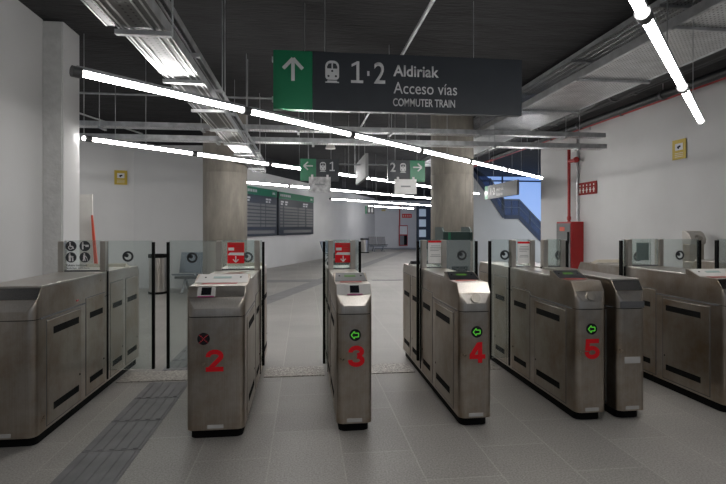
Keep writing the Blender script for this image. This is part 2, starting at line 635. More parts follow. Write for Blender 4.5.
# ------------------------------------------------------------------ lamps
def lamp_run(label, p, q, joints, z=2.65, end_caps=(True, True)):
    """one straight run of joined glowing tubes hung on wires; p, q in plan, joints as distances from p"""
    p, q = Vector((p[0], p[1], z)), Vector((q[0], q[1], z))
    d = (q - p).normalized()
    L = (q - p).length
    t = thing('linear_light', label, 'light', p, 0, 'linear lights under the ceiling')
    cuts = [0.0] + [j for j in joints if 0.05 < j < L - 0.05] + [L]
    for a, b in zip(cuts, cuts[1:]):
        obj('tube', MB().tube(d * (a + 0.04), d * (b - 0.04), 0.026, 14), 'tube', t, smooth=True)
        obj('housing', MB().bar(d * (a + 0.03) + Vector((0, 0, 0.031)), d * (b - 0.03) + Vector((0, 0, 0.031)), 0.050, 0.026), 'housing', t)
        m = d * ((a + b) / 2)
        obj('hanger_wire', MB().tube(m + Vector((0, 0, 0.045)), m + Vector((0, 0, 4.0 - z)), 0.004, 6), 'galv', t)
    for j in cuts[1:-1]:
        obj('joint_ring', MB().tube(d * (j - 0.045), d * (j + 0.045), 0.041, 14), 'joint', t, smooth=True)
    if end_caps[0]:
        obj('end_cap', MB().tube(d * 0.0, d * 0.065, 0.042, 14), 'joint', t, smooth=True)
    if end_caps[1]:
        obj('end_cap', MB().tube(d * (L - 0.03), d * (L + 0.02), 0.038, 14), 'joint', t, smooth=True)
    return t

def run(label, p, L, j0, step=1.63, caps=(True, True)):
    s = math.sqrt(0.5)
    js = []
    j = j0
    while j < L:
        js.append(j)
        j += step
    return lamp_run(label, p, (p[0] + L * s, p[1] + L * s), js, end_caps=caps)

run('near glowing tube light at the top right, in front of the cable trays', (-0.61, 0.075), 6.93, 1.64, 1.81)
run('longest row of tube lights, running just below the big hanging sign', (-1.70, 3.91), 10.25, 1.60)
lamp_run('second row of tube lights, starting beside the left pilaster and ending past the right column', (-2.86, 6.81), (6.0, 16.7), [0.10 + 1.62 * k for k in range(9)], end_caps=(False, True))
run('third row of tube lights, starting behind the left column above the departure boards', (-1.60, 12.95), 9.6, 1.65)
run('fourth row of tube lights, starting above the corner right of the departure boards', (1.05, 20.45), 9.0, 1.65)
run('short farthest row of tube lights near the extinguisher wall', (3.45, 27.2), 4.7, 1.65)


# ------------------------------------------------------------------ cable trays
def tray_run(name, label, x0, x1, z, y0, y1, step, ribs, first=0.55, sheet='tray', group='cable trays under the ceiling', rod_x=None, edge=0.07):
    t = thing(name, label, 'cable tray', ((x0 + x1) / 2, y0, z), 0, group)
    w, L = (x1 - x0) / 2, y1 - y0
    obj('tray_bottom', MB().box((-w, 0, 0), (w, L, 0.006)), sheet, t)
    obj('side_rail', MB().box((-w - 0.008, 0, -0.004), (-w, L, edge)), 'galv_bright', t)
    obj('side_rail', MB().box((w, 0, -0.004), (w + 0.008, L, edge)), 'galv', t)
    rb = MB()
    for f in ribs:
        x = -w + 2 * w * f
        rb.box((x - 0.006, 0, -0.006), (x + 0.006, L, -0.0005))
    obj('stiffening_rib', rb, 'galv_bright', t)
    k = 0
    y = step * first
    while y < L:
        obj('support_bracket', MB().box((-w - 0.03, y, -0.036), (w + 0.03, y + 0.04, -0.0065)), 'galv', t)
        for s in (1,):
            if k % 2 == 0:
                obj('threaded_rod', MB().tube((s * (w + 0.035), y + 0.022, -0.05), (s * (w + 0.035), y + 0.022, 4.0 - z), 0.006, 6), 'galv', t)
        y += step
        k += 1
    return t

tray_run('cable_tray', 'wide perforated cable tray running back from the top left, beside the left column', -1.15, -0.87, 2.75, 0.6, 11.6, 1.07, (0.08, 0.25, 0.72, 0.9), 0.52, 'tray_darkened')
tray_run('cable_tray', 'narrow cable tray just right of and above the wide left tray', -0.95, -0.86, 2.90, 0.6, 11.2, 1.07, (0.3, 0.6), 0.3, 'tray_darkened', edge=0.05)
tray_run('cable_tray', 'short grey tray end showing left of the wide left tray at the top edge', -1.28, -1.14, 2.82, 0.6, 3.45, 1.5, (0.5,), 0.55, 'tray_darkened')
tray_run('cable_tray', 'wide perforated cable tray on the right running back from the top right corner', 3.64, 4.62, 3.48, 0.8, 16.0, 1.75, (0.02, 0.98), 0.12, edge=0.1)
tray_run('cable_tray', 'upper narrower cable tray left of and above the wide right tray', 3.72, 4.12, 3.84, 0.8, 13.0, 1.75, (0.25, 0.5, 0.75), 0.3, edge=0.06)

def cross_tray(label, y, z, x0, x1, h, dx):
    t = thing('cross_tray', label, 'cable tray', (x0, y, z), 0, 'cross trays')
    L = x1 - x0
    obj('tray_bottom', MB().box((0, 0, 0), (L, 0.2, 0.006)), 'tray', t)
    obj('side_rail', MB().box((0, -0.008, -0.003), (L, 0, h)), 'galv', t)
    obj('side_rail', MB().box((0, 0.2, -0.003), (L, 0.208, h)), 'galv_bright', t)
    n = 6
    for i in range(n):
        x = L * (i + 0.5) / n + dx
        obj('support_bracket', MB().box((x, -0.03, -0.04), (x + 0.04, 0.24, -0.004)), 'galv', t)
        obj('threaded_rod', MB().tube((x + 0.02, -0.02, -0.04), (x + 0.02, -0.02, 4.0 - z), 0.006, 6), 'galv', t)
    return t

cross_tray('upper of the two thin cable trays crossing from left to right', 8.75, 3.18, -4.2, 5.6, 0.08, 0.0)
cross_tray('lower of the two thin cable trays crossing from left to right', 8.75, 2.97, -4.2, 5.62, 0.08, 0.25)

tag(obj('ceiling_conduit', MB().tube((-4.4, 9.0, 3.78), (-0.3, 9.0, 3.78), 0.018), 'galv'), 'thin grey conduit under the ceiling between left pilaster and big sign', 'pipe')
tag(obj('ceiling_conduit', MB().tube((1.30, 2.5, 3.80), (1.30, 12.8, 3.80), 0.022).tube((1.30, 12.8, 3.80), (1.30, 12.8, 2.9), 0.016), 'galv'), 'slanting grey conduit passing behind the big hanging sign', 'pipe')
tag(obj('ceiling_conduit', MB().tube((-4.6, 8.1, 3.62), (-3.1, 10.1, 3.3), 0.015), 'galv'), 'short sloping conduit above the second lamp row by the left pilaster', 'pipe')
for x, z, r, lab in ((5.15, 3.70, 0.085, 'fat black pipe along the ceiling beside the wide right cable tray'), (5.55, 3.80, 0.06, 'middle black pipe between the fat one and the red pipe on the right'),
                     (6.05, 3.74, 0.07, 'black pipe nearest the thin red pipe along the right wall')):
    t = thing('ceiling_pipe', lab, 'pipe', (x, 1.0, z), 0, 'black ceiling pipes')
    obj('pipe', MB().tube((0, 0, 0), (0, 14.5, 0), r, 14), 'duct', t, smooth=True)
    for k in range(5):
        obj('pipe_clamp', MB().tube((0, 1.6 + 2.6 * k, 0), (0, 1.66 + 2.6 * k, 0), r + 0.014, 14), 'joint', t)
        obj('threaded_rod', MB().tube((0, 1.63 + 2.6 * k, r), (0, 1.63 + 2.6 * k, 4.0 - z), 0.007, 6), 'galv', t)
t = thing('sprinkler_pipe', 'thin red pipe running along the top of the right wall', 'pipe', (6.58, 1.5, 3.86))
obj('pipe', MB().tube((0, 0, 0), (0, 19.0, 0), 0.035, 10), 'red_paint', t, smooth=True)
for k in range(5):
    obj('pipe_clamp', MB().tube((0, 2.2 + 3 * k, 0), (0, 2.25 + 3 * k, 0), 0.045, 10), 'joint', t)
    obj('sprinkler_head', MB().tube((0, 3.4 + 3 * k, -0.10), (0, 3.4 + 3 * k, 0), 0.016, 8).tube((0, 3.4 + 3 * k, -0.115), (0, 3.4 + 3 * k, -0.10), 0.03, 8), 'galv', t)
t = thing('smoke_detector', 'small white round detector hanging under the ceiling above the number 1 sign', 'detector', (0.66, 12.6, 3.47))
obj('body', MB().tube((0, 0, 0), (0, 0, 0.09), 0.13, 20, 0.10), 'pale', t, smooth=True)
obj('stem', MB().tube((0, 0, 0.09), (0, 0, 0.53), 0.018, 8), 'galv', t)


# ------------------------------------------------------------------ pictograms
def train_icon(parent, cx, cz, h, y, mat, hole):
    """front view of a train: rounded body, windows, lights, buffer bar"""
    w = h * 0.62
    pts = []
    n = 8
    b0, b1 = cz - h * 0.36, cz + h * 0.5
    for sx, sz, r, a0 in ((1, 1, 0.42, 0), (-1, 1, 0.42, 90), (-1, -1, 0.25, 180), (1, -1, 0.25, 270)):
        rr = r * w
        ox = cx + sx * (w / 2 - rr)
        oz = (b1 - rr) if sz > 0 else (b0 + rr)
        for i in range(n + 1):
            a = math.radians(a0 + 90 * i / n)
            pts.append((ox + rr * math.cos(a), oz + rr * math.sin(a)))
    icon = obj('train_pictogram', MB().prism(pts, 'y', y - 0.003, y).box((cx - w * 0.5, y - 0.003, cz - h * 0.5), (cx + w * 0.5, y, cz - h * 0.45))
               .box((cx - w * 0.36, y - 0.003, cz - h * 0.45), (cx + w * 0.36, y, cz - h * 0.40)), mat, parent)
    for s in (-1, 1):
        obj('windscreen', MB().prism([(cx + s * w * 0.05, cz + h * 0.14), (cx + s * w * 0.05, cz + h * 0.38), (cx + s * w * 0.26, cz + h * 0.36), (cx + s * w * 0.38, cz + h * 0.22), (cx + s * w * 0.36, cz + h * 0.14)], 'y', y - 0.005, y - 0.0031), hole, icon)
        obj('headlamp', MB().disc((cx + s * w * 0.27, y - 0.005, cz - h * 0.20), h * 0.05, 0.0019, 12), hole, icon)
    obj('centre_lamp', MB().disc((cx, y - 0.005, cz + h * 0.03), h * 0.05, 0.0019, 12), hole, icon)
    return icon


def arrow(parent, cx, cz, s, y, mat, ang=90.0, name='arrow'):
    """plain arrow of size s pointing at ang degrees (0 right, 90 up)"""
    a = math.radians(ang)
    def R(u, v):
        return (cx + u * math.cos(a) - v * math.sin(a), y, cz + u * math.sin(a) + v * math.cos(a))
    mb = MB()
    t = s * 0.15
    up = (0, 1, 0)
    mb.bar(R(-s * 0.5, 0), R(s * 0.42, 0), t, 0.003, up)
    tip = R(s * 0.48, 0)
    mb.bar(R(s * 0.03, s * 0.42), tip, t, 0.0032, up)
    mb.bar(R(s * 0.03, -s * 0.42), tip, t, 0.0034, up)
    return obj(name, mb, mat, parent)


def digit_one(x0, x1, z0, z1, y, parent, mat='grey_print'):
    w, h = x1 - x0, z1 - z0
    t = h * 0.12
    xm = x0 + w * 0.56
    mb = MB().prism([(xm - t * 0.55, z0 + t), (xm + t * 0.55, z0 + t), (xm + t * 0.55, z1), (xm - t * 0.3, z1), (x0 + w * 0.05, z1 - h * 0.14), (x0 + w * 0.05, z1 - h * 0.26), (xm - t * 0.55, z1 - h * 0.14)], 'y', y - 0.003, y)
    mb.box((x0, y - 0.003, z0), (x1, y, z0 + t))
    return obj('number', mb, mat, parent)


# ------------------------------------------------------------------ hanging signs
def SX(px, Y=5.3):
    return at(px, 227, Y).x

t = thing('hanging_sign', 'large dark hanging sign with a green arrow panel and the words Acceso vías', 'sign', (0, 5.3, 0))
obj('panel', MB().box((0.09, 0, 2.735), (2.40, 0.09, 3.355)), 'anthracite', t, bevel=0.004)
g = obj('arrow_panel', MB().box((-0.32, 0, 2.735), (0.089, 0.09, 3.355)), 'green', t, bevel=0.004)
arrow(t, SX(293), 3.155, 0.24, -0.003, 'grey_print', 90)
train_icon(t, SX(332.2), 3.145, 0.235, 0, 'grey_print', 'anthracite')
digit_one(SX(351.0), SX(363.2), 3.035, 3.265, -0.001, t)
text('number', '2', SX(374.0), SX(385.2), 3.035, 3.265, -0.001, 'grey_print', t, 0.012)
obj('number_dot', MB().box((SX(367.2), -0.004, 3.115), (SX(369.4), -0.0005, 3.165)), 'grey_print', t)
text('lettering', 'Aldiriak', SX(393.3), SX(438.8), 3.12, 3.243, -0.001, 'grey_print', t, 0.018)
text('lettering', 'Acceso vías', SX(393.6), SX(457), 2.935, 3.06, -0.001, 'grey_print', t, 0.0)
text('lettering', 'COMMUTER TRAIN', SX(393), SX(455), 2.80, 2.885, -0.001, 'grey_print', t, 0.012)
for px in (325, 475):
    obj('hanger_wire', MB().tube((SX(px), 0.045, 3.355), (SX(px), 0.045, 4.0), 0.004, 6), 'galv', t)
for zz in (2.82, 3.24):
    obj('end_clip', MB().box((-0.335, 0.02, zz), (-0.32, 0.07, zz + 0.05)), 'galv', t)

def platform_sign(label, x0, x1, gx0, gx1, num, nx, tx, ang, Y):
    t = thing('platform_sign', label, 'sign', (0, Y, 0))
    z0, z1 = 2.385, 2.805
    if gx0 < nx:
        obj('panel', MB().box((gx1 + 0.001, 0, z0), (x1, 0.09, z1)), 'anthracite', t, bevel=0.004)
    else:
        obj('panel', MB().box((x0, 0, z0), (gx0 - 0.001, 0.09, z1)), 'anthracite', t, bevel=0.004)
    obj('arrow_panel', MB().box((gx0, 0, z0), (gx1, 0.09, z1)), 'green', t, bevel=0.004)
    arrow(t, (gx0 + gx1) / 2, 2.667, 0.177, -0.003, 'grey_print', ang)
    train_icon(t, tx, 2.652, 0.185, 0, 'grey_print', 'anthracite')
    if num == '1':
        digit_one(nx - 0.05, nx + 0.05, 2.575, 2.752, -0.001, t)
    else:
        text('number', num, nx - 0.054, nx + 0.054, 2.575, 2.752, -0.001, 'grey_print', t, 0.012)
    for x in (x0 + 0.15, x1 - 0.15):
        obj('hanger_wire', MB().tube((x, 0.045, z1), (x, 0.045, 4.0), 0.004, 6), 'galv', t)
    return t

platform_sign('dark and green sign with number 1, a train and an arrow to the left', -0.07, 0.668, -0.07, 0.23, '1', 0.537, 0.36, 180, 9.6)
platform_sign('dark and green sign with number 2, a train and an arrow to the right', 1.62, 2.358, 2.058, 2.358, '2', 1.72, 1.92, 0, 9.6)
tag(obj('sign_rail', MB().tube((0.67, 9.64, 2.71), (1.085, 9.64, 2.71), 0.014, 8), 'housing'), 'thin grey rail from the number 1 sign to the edge-on panel', 'rail')
tag(obj('sign_rail', MB().tube((1.15, 9.64, 2.71), (1.618, 9.64, 2.71), 0.014, 8), 'housing'), 'thin grey rail from the edge-on panel to the number 2 sign', 'rail')

def hung_paper(label, x0, x1, z0, z1, Y, mat):
    mb = MB()
    nx, nz = 10, 8
    rng = random.Random(int(x0 * 100))
    vs = []
    for yy in (0, 0.006):
        for i in range(nx + 1):
            for k in range(nz + 1):
                e = 0.009 * rng.uniform(-1, 1) if yy == 0 else 0
                vs.append((x0 + (x1 - x0) * i / nx, Y + yy + min(0, e), z0 + (z1 - z0) * k / nz))
    N = (nx + 1) * (nz + 1)
    fs = []
    for i in range(nx):
        for k in range(nz):
            q = [i * (nz + 1) + k, (i + 1) * (nz + 1) + k, (i + 1) * (nz + 1) + k + 1, i * (nz + 1) + k + 1]
            fs.append(tuple(q))
            fs.append(tuple(N + j for j in reversed(q)))
    mb.add(vs, fs)
    o = thing('hung_paper', label, 'notice', (0, 0, 0))
    obj('sheet', mb, mat, o)
    w = x1 - x0
    for f in (0.1, 0.8):
        obj('tape', MB().box((x0 + w * f, Y - 0.016, z1 - 0.05), (x0 + w * (f + 0.1), Y - 0.013, z1 + 0.04)), 'white', o)
    obj('print_line', MB().box((x0 + w * 0.28, Y - 0.017, z0 + (z1 - z0) * 0.46), (x1 - w * 0.28, Y - 0.014, z0 + (z1 - z0) * 0.56)), 'housing', o)
    return o

hung_paper('crumpled plastic covered sheet taped below the number 1 sign', 0.092, 0.507, 2.16, 2.455, 9.56, 'plastic_film')
hung_paper('white paper sheet taped below the number 2 sign', 1.743, 2.18, 2.14, 2.43, 9.56, 'paper')

t = thing('side_sign', 'grey hanging panel seen nearly edge-on between the number 1 and number 2 signs', 'sign', (1.09, 8.87, 0))
obj('panel', MB().box((0, 0, 2.385), (0.055, 1.66, 2.825)), 'sign_grey', t, bevel=0.004)
for yy in (0.35, 1.35):
    obj('hanger_wire', MB().tube((0.03, yy, 2.825), (0.035, yy, 4.0), 0.004, 6), 'galv', t)
arrow(t, 0, 0, 0.01, 0, 'grey_print', 90, 'marking').location = (-0.004, 0.8, 2.6)

t = thing('side_sign', 'grey hanging panel with green end and white lettering in front of the stairs', 'sign', (5.83, 15.4, 0))
R90 = Matrix.Rotation(math.radians(-90), 4, 'Z')
obj('panel', MB().box((0, -2.2, 2.39), (0.07, 0, 2.81)), 'sign_grey', t, bevel=0.004)
obj('end_panel', MB().box((-0.002, 0.001, 2.39), (0.072, 0.26, 2.81)), 'green', t, bevel=0.004)
text('lettering', '1·2', 0.25, 0.62, 2.50, 2.72, -0.001, 'white', t, 0.01, mat4=R90)
text('lettering', 'Aldiriak', 0.72, 1.3, 2.60, 2.70, -0.001, 'white', t, 0.02, mat4=R90)
text('lettering', 'Acceso vías', 0.72, 1.2, 2.45, 2.54, -0.001, 'white', t, 0.0, mat4=R90)
for yy in (-0.4, -1.8):
    obj('hanger_wire', MB().tube((0.035, yy, 2.81), (0.035, yy, 4.0), 0.004, 6), 'galv', t)

t = thing('toilet_sign', 'tiny green and black hanging sign with a white symbol, far away before the end wall', 'sign', (3.18, 26.0, 0))
obj('panel', MB().box((0.11, 0, 2.19), (0.49, 0.08, 2.60)), 'board_dark', t)
obj('green_edge', MB().box((0, 0, 2.19), (0.109, 0.08, 2.60)), 'green', t)
wb = MB()
for dx in (0.21, 0.37):
    wb.disc((dx, -0.004, 2.50), 0.035, 0.003, 12).box((dx - 0.045, -0.004, 2.27), (dx + 0.045, -0.001, 2.455))
obj('symbol', wb, 'white', t)
for dx in (0.1, 0.4):
    obj('hanger_wire', MB().tube((dx, 0.04, 2.6), (dx, 0.04, 4.0), 0.004, 6), 'galv', t)


# ------------------------------------------------------------------ departure boards on the diagonal wall
ang = math.atan2(33.5 - 15.88, 4.75 + 2.3)
cu_, su_ = math.cos(ang), math.sin(ang)
def wallC(u, off=0.0):
    return Vector((-1.36 + u * cu_ + off * su_, 18.2 + u * su_ - off * cu_, 0))

def board(label, u0, u1, z0, z1, rows, cols):
    p = wallC(u0, 0.11)
    t = thing('departure_board', label, 'board', (p.x, p.y, 0), ang)
    w = u1 - u0
    obj('cabinet', MB().box((0, 0, z0), (w, 0.10, z1)), 'board_dark', t, bevel=0.008)
    hd = obj('header', MB().box((0.0, -0.012, z1 - 0.26), (w, -0.001, z1)), 'green', t)
    hx = MB()
    for k in range(6):
        hx.box((0.1 + k * 0.17, -0.015, z1 - 0.17), (0.23 + k * 0.17, -0.0125, z1 - 0.08))
    hx.prism([(w - 0.42, z1 - 0.17), (w - 0.16, z1 - 0.17), (w - 0.24, z1 - 0.08), (w - 0.30, z1 - 0.12), (w - 0.36, z1 - 0.07)], 'y', -0.015, -0.0125)
    obj('header_print', hx, 'grey_print', hd)
    cx = MB()
    for fx in (0.05, 0.16, 0.66, 0.74):
        cx.box((w * fx, -0.006, z1 - 0.40), (w * fx + w * 0.07, -0.001, z1 - 0.34))
        cx.box((w * fx, -0.006, z1 - 0.49), (w * fx + w * 0.05, -0.001, z1 - 0.43))
    obj('column_titles', cx, 'grey_print', t)
    rh = (z1 - z0 - 0.52 - 0.30) / rows
    for r in range(rows):
        zz = z1 - 0.54 - r * rh
        rb = MB()
        for c0, c1 in cols:
            rb.box((w * c0, -0.006, zz - rh * 0.66), (w * c1, -0.001, zz))
        obj('timetable_row', rb, 'row_grey', t)
    obj('message_strip', MB().box((w * 0.12, -0.006, z0 + 0.08), (w * 0.92, -0.001, z0 + 0.19)), 'row_grey', t)
    return t

board('departure board with a green header, left of the pair and partly behind the left column', -2.0, 0.70, 1.19, 2.85, 7, ((0.03, 0.50), (0.52, 0.64), (0.66, 0.97)))
board('departure board with a green header, right of the pair on the diagonal wall', 0.86, 4.52, 1.19, 2.83, 7, ((0.03, 0.10), (0.13, 0.50), (0.52, 0.72), (0.76, 0.97)))


# ------------------------------------------------------------------ fare gates
GL = 2.2          # gate length
GY = 3.62         # front of the row
NR = 6

def rrect(w, yf, yb, rf, rb, z):
    pts = []
    h = w / 2
    for ox, oy, r, a0 in ((h - rf, yf + rf, rf, -90), (h - rb, yb - rb, rb, 0), (-h + rb, yb - rb, rb, 90), (-h + rf, yf + rf, rf, 180)):
        for i in range(NR + 1):
            a = math.radians(a0 + 90.0 * i / NR)
            pts.append((ox + r * math.cos(a), oy + r * math.sin(a), z))
    return pts

def digit(d, cx, z0, w, h, parent):
    """heavy red numeral standing at y = 0, facing -Y"""
    k = h * 0.21
    hw = w / 2 - k / 2
    def arc(ox, oz, rx, rz, a0, a1, n=14):
        return [(ox + rx * math.cos(math.radians(a0 + (a1 - a0) * i / n)), oz + rz * math.sin(math.radians(a0 + (a1 - a0) * i / n))) for i in range(n + 1)]
    top = h - k / 2
    if d == '2':
        lines = [arc(0, h * 0.70, hw, top - h * 0.70, 190, -35) + [(-hw * 0.75, k * 0.62)], [(-w / 2, k / 2), (w / 2, k / 2)]]
    elif d == '3':
        lines = [arc(0, h * 0.715, hw * 0.92, top - h * 0.715, 190, -80), arc(0, h * 0.30, hw, h * 0.30 - k / 2, 82, -190)]
    elif d == '4':
        lines = [[(w * 0.17, 0), (w * 0.17, h)], [(-w / 2, h * 0.30), (w / 2, h * 0.30)], [(w * 0.10, h * 0.93), (-w * 0.40, h * 0.33)]]
    else:
        lines = [[(w * 0.45, top), (-w * 0.30, top)], [(-w * 0.28, h), (-w * 0.34, h * 0.42)], arc(0.0, h * 0.33, hw, h * 0.33 - k / 2, 140, -190)]
    mb = MB()
    for li, pl in enumerate(lines):
        fy = -0.003 - 0.0007 * li
        if len(pl) == 2:
            mb.bar((cx + pl[0][0], fy / 2, z0 + pl[0][1]), (cx + pl[1][0], fy / 2, z0 + pl[1][1]), k, -fy - 0.0006, (0, 1, 0))
            continue
        L, R = [], []
        for i, p in enumerate(pl):
            q, o = pl[min(i + 1, len(pl) - 1)], pl[max(i - 1, 0)]
            dx, dz = q[0] - o[0], q[1] - o[1]
            m = math.hypot(dx, dz)
            L.append((p[0] - dz / m * k / 2, p[1] + dx / m * k / 2))
            R.append((p[0] + dz / m * k / 2, p[1] - dx / m * k / 2))
        n = len(pl)
        vs = []
        for yy in (fy, -0.0004):
            vs += [(cx + a, yy, z0 + b) for a, b in L] + [(cx + a, yy, z0 + b) for a, b in R]
        fs = []
        for i in range(n - 1):
            fs.append((i, i + 1, n + i + 1, n + i))
            fs.append((2 * n + i, 3 * n + i, 3 * n + i + 1, 2 * n + i + 1))
            fs.append((i, 2 * n + i, 2 * n + i + 1, i + 1))
            fs.append((n + i, n + i + 1, 3 * n + i + 1, 3 * n + i))
        fs += [(0, n, 3 * n, 2 * n), (n - 1, 3 * n - 1, 4 * n - 1, 2 * n - 1)]
        mb.add(vs, fs)
    return obj('number', mb, 'red', parent)

def eye_icon(mb, x, z, y, r=0.05):
    mb.ring((x, y, z), r * 0.62, r, 0.002)
    mb.disc((x - r * 0.22, y, z + r * 0.20), r * 0.36, 0.002, 16)
    mb.bar((x - r * 0.8, y + 0.001, z + r * 0.05), (x - r * 0.3, y + 0.001, z + r * 0.35), r * 0.35, 0.002, (0, 1, 0))

def make_gate(label, x0, x1, console='black', number=None, nx=0.0, status=None, reader=False, disc=False, rear=None, band_plate=None,
              doors=0, screen=True, left=None, right=None, notice=None, screen_icon=None, icons=(), detail=True):
    """x0, x1: sides of the cabinet. left/right: end of the glass leaf in world X. doors: +1 right side, -1 left side"""
    xc = (x0 + x1) / 2
    w = x1 - x0
    h = w / 2
    t = thing('fare_gate', label, 'ticket gate', (xc, GY, 0), 0, 'fare gates in the row')
    obj('plinth', MB().loft([rrect(w - 0.04, 0.045, GL - 0.045, 0.05, 0.05, 0.0), rrect(w - 0.04, 0.045, GL - 0.045, 0.05, 0.05, 0.07)]), 'black', t, smooth=True)
    obj('cabinet', MB().loft([rrect(w, 0, GL, 0.05, 0.05, 0.07), rrect(w, 0, GL, 0.05, 0.05, 0.862)]), 'steel', t, smooth=True)
    obj('seam', MB().loft([rrect(w - 0.012, 0.006, GL - 0.006, 0.045, 0.045, 0.8621), rrect(w - 0.012, 0.006, GL - 0.006, 0.045, 0.045, 0.8679)]), 'black', t)
    hd = MB().loft([rrect(w, 0, GL, 0.05, 0.05, 0.868), rrect(w, 0.0, GL, 0.05, 0.05, 0.925), rrect(w, 0.035, GL - 0.035, 0.006, 0.006, 1.003),
             rrect(w, 0.085, GL - 0.085, 0.006, 0.006, 1.075)])
    obj('head', hd, 'steel', t, smooth=True)
    # upper band and scoop plates, reflections put in as brighter and darker steel colours
    bandm = band_plate or 'steel_head'
    obj('front_band', MB().add([(-h + 0.004, 0.033, 1.003), (h - 0.004, 0.033, 1.003), (h - 0.004, 0.083, 1.075), (-h + 0.004, 0.083, 1.075),
                                (-h + 0.004, 0.045, 1.003), (h - 0.004, 0.045, 1.003), (h - 0.004, 0.09, 1.0755), (-h + 0.004, 0.09, 1.0755)],
                               [(0, 1, 2, 3), (7, 6, 5, 4), (0, 4, 5, 1), (3, 2, 6, 7), (0, 3, 7, 4), (1, 5, 6, 2)]), bandm, t)
    obj('front_scoop', MB().add([(-h + 0.055, -0.002, 0.926), (h - 0.055, -0.002, 0.926), (h - 0.008, 0.0325, 1.000), (-h + 0.008, 0.0325, 1.000),
                                 (-h + 0.055, 0.01, 0.926), (h - 0.055, 0.01, 0.926), (h - 0.008, 0.045, 1.000), (-h + 0.008, 0.045, 1.000)],
                                [(0, 1, 2, 3), (7, 6, 5, 4), (0, 4, 5, 1), (3, 2, 6, 7), (0, 3, 7, 4), (1, 5, 6, 2)]), 'steel_head', t)
    # flat top behind the console
    ya, yb = (0.405 if console else 0.088), GL - 0.405
    if not rear:
        yb = GL - 0.09
    obj('top_plate', MB().box((-h, ya, 1.0752), (h, yb, 1.091)), 'steel_head', t, bevel=0.004)
    if console:
        cm = {'black': 'console_black', 'grey': 'console_grey', 'white': 'reader', 'steel': 'steel_head'}[console]
        ck = 0.012
        c = obj('console', MB().prism([(0.265, 1.0755), (0.405, 1.130), (0.425, 1.130), (0.425, 1.0755)], 'x', -h, h), 'steel', t)
        sl = 0.0545 / 0.14
        def onslope(y):
            return 1.0755 + (y - 0.265) * sl
        def patch(name, xa, xb, y0, y1, mat, up=0.004, taper=0.0):
            xc_, xd_ = xa + taper, xb - taper
            return obj(name, MB().add([(xa, y0, onslope(y0) + up), (xb, y0, onslope(y0) + up), (xd_, y1, onslope(y1) + up), (xc_, y1, onslope(y1) + up),
                                       (xa, y0, onslope(y0) - 0.001), (xb, y0, onslope(y0) - 0.001), (xd_, y1, onslope(y1) - 0.001), (xc_, y1, onslope(y1) - 0.001)],
                                      [(0, 1, 2, 3), (7, 6, 5, 4), (0, 4, 5, 1), (3, 2, 6, 7), (0, 3, 7, 4), (1, 5, 6, 2)]), mat, c)
        patch('console_panel', -h + 0.006, h - 0.006, 0.272, 0.403, cm, 0.002, 0.012)
        if console != 'steel':
            patch('display', -w * 0.18, w * 0.16, 0.335, 0.362, 'lcd' if console in ('black', 'grey') else 'sticker')
            for sx in (-0.33, 0.33):
                patch('screw', sx * w - 0.006, sx * w + 0.006, 0.345, 0.357, 'black')
        obj('card_target', MB().box((-w * 0.34, 0.20, 1.0752), (w * 0.30, 0.272, 1.0775)), 'red_pale', t)
    if rear:
        rm = {'white': 'cream', 'black': 'console_black'}[rear]
        yr = GL - 0.405
        obj('rear_console', MB().prism([(yr, 1.0755), (yr, 1.124), (yr - 0.02, 1.124), (yr - 0.02, 1.0755)], 'x', -h + 0.012, h - 0.012)
            .prism([(yr, 1.0755), (yr, 1.124), (yr + 0.12, 1.0755)], 'x', -h + 0.012, h - 0.012), rm, t)
    # front fittings
    obj('label_plate', MB().box((-0.055, -0.004, 0.082), (0.055, -0.0005, 0.107)), 'reader', t)
    if number:
        nw, nh = 0.122, 0.155
        digit(number, nx - xc, 0.482, nw, nh, t)
    if status:
        dx = {'2': -0.70, '3': 0.37, '4': 1.285, '5': 2.20}[number] - xc
        d = obj('status_light', MB().disc((dx, -0.006, 0.715), 0.043, 0.0055, 28), 'gloss_black', t)
        if status == 'arrow':
            mb = MB()
            z = 0.715
            pts = [(-0.030, 0), (-0.006, 0.027), (-0.006, 0.014), (0.024, 0.014), (0.024, -0.014), (-0.006, -0.014), (-0.006, -0.027)]
            for a, b in zip(pts, pts[1:] + pts[:1]):
                mb.bar((dx + a[0], -0.0075, z + a[1]), (dx + b[0], -0.0075, z + b[1]), 0.007, 0.002, (0, 1, 0))
            obj('arrow', mb, 'led_green', d)
        else:
            mb = MB()
            for s in (-1, 1):
                for k in range(7):
                    u = -0.026 + 0.052 * k / 6
                    mb.disc((dx + u, -0.0078, 0.715 + s * u), 0.0032, 0.002, 8)
            obj('cross', mb, 'led_red', d)
    sx = (0.083 - 0.033) / (1.075 - 1.003)
    def band_pt(u, z, off):
        return (u, 0.033 + (z - 1.003) * sx - off, z)
    if reader:
        rx = {'2': -0.69, '3': 0.37}[number] - xc
        def slab(hw, z0, z1, o0, o1):
            mb = MB()
            mb.add([band_pt(rx - hw, z0, o1), band_pt(rx + hw, z0, o1), band_pt(rx + hw, z1, o1), band_pt(rx - hw, z1, o1),
                    band_pt(rx - hw, z0, o0), band_pt(rx + hw, z0, o0), band_pt(rx + hw, z1, o0), band_pt(rx - hw, z1, o0)],
                   [(0, 1, 2, 3), (7, 6, 5, 4), (0, 4, 5, 1), (3, 2, 6, 7), (0, 3, 7, 4), (1, 5, 6, 2)])
            return mb
        r = obj('ticket_reader', slab(0.062, 1.008, 1.07, 0.0, 0.012), 'reader', t)
        obj('screen', slab(0.034, 1.018, 1.068, 0.012, 0.015), 'gloss_black', r)
        obj('magenta_base', slab(0.056, 1.005, 1.011, 0.0, 0.017), 'magenta', r)
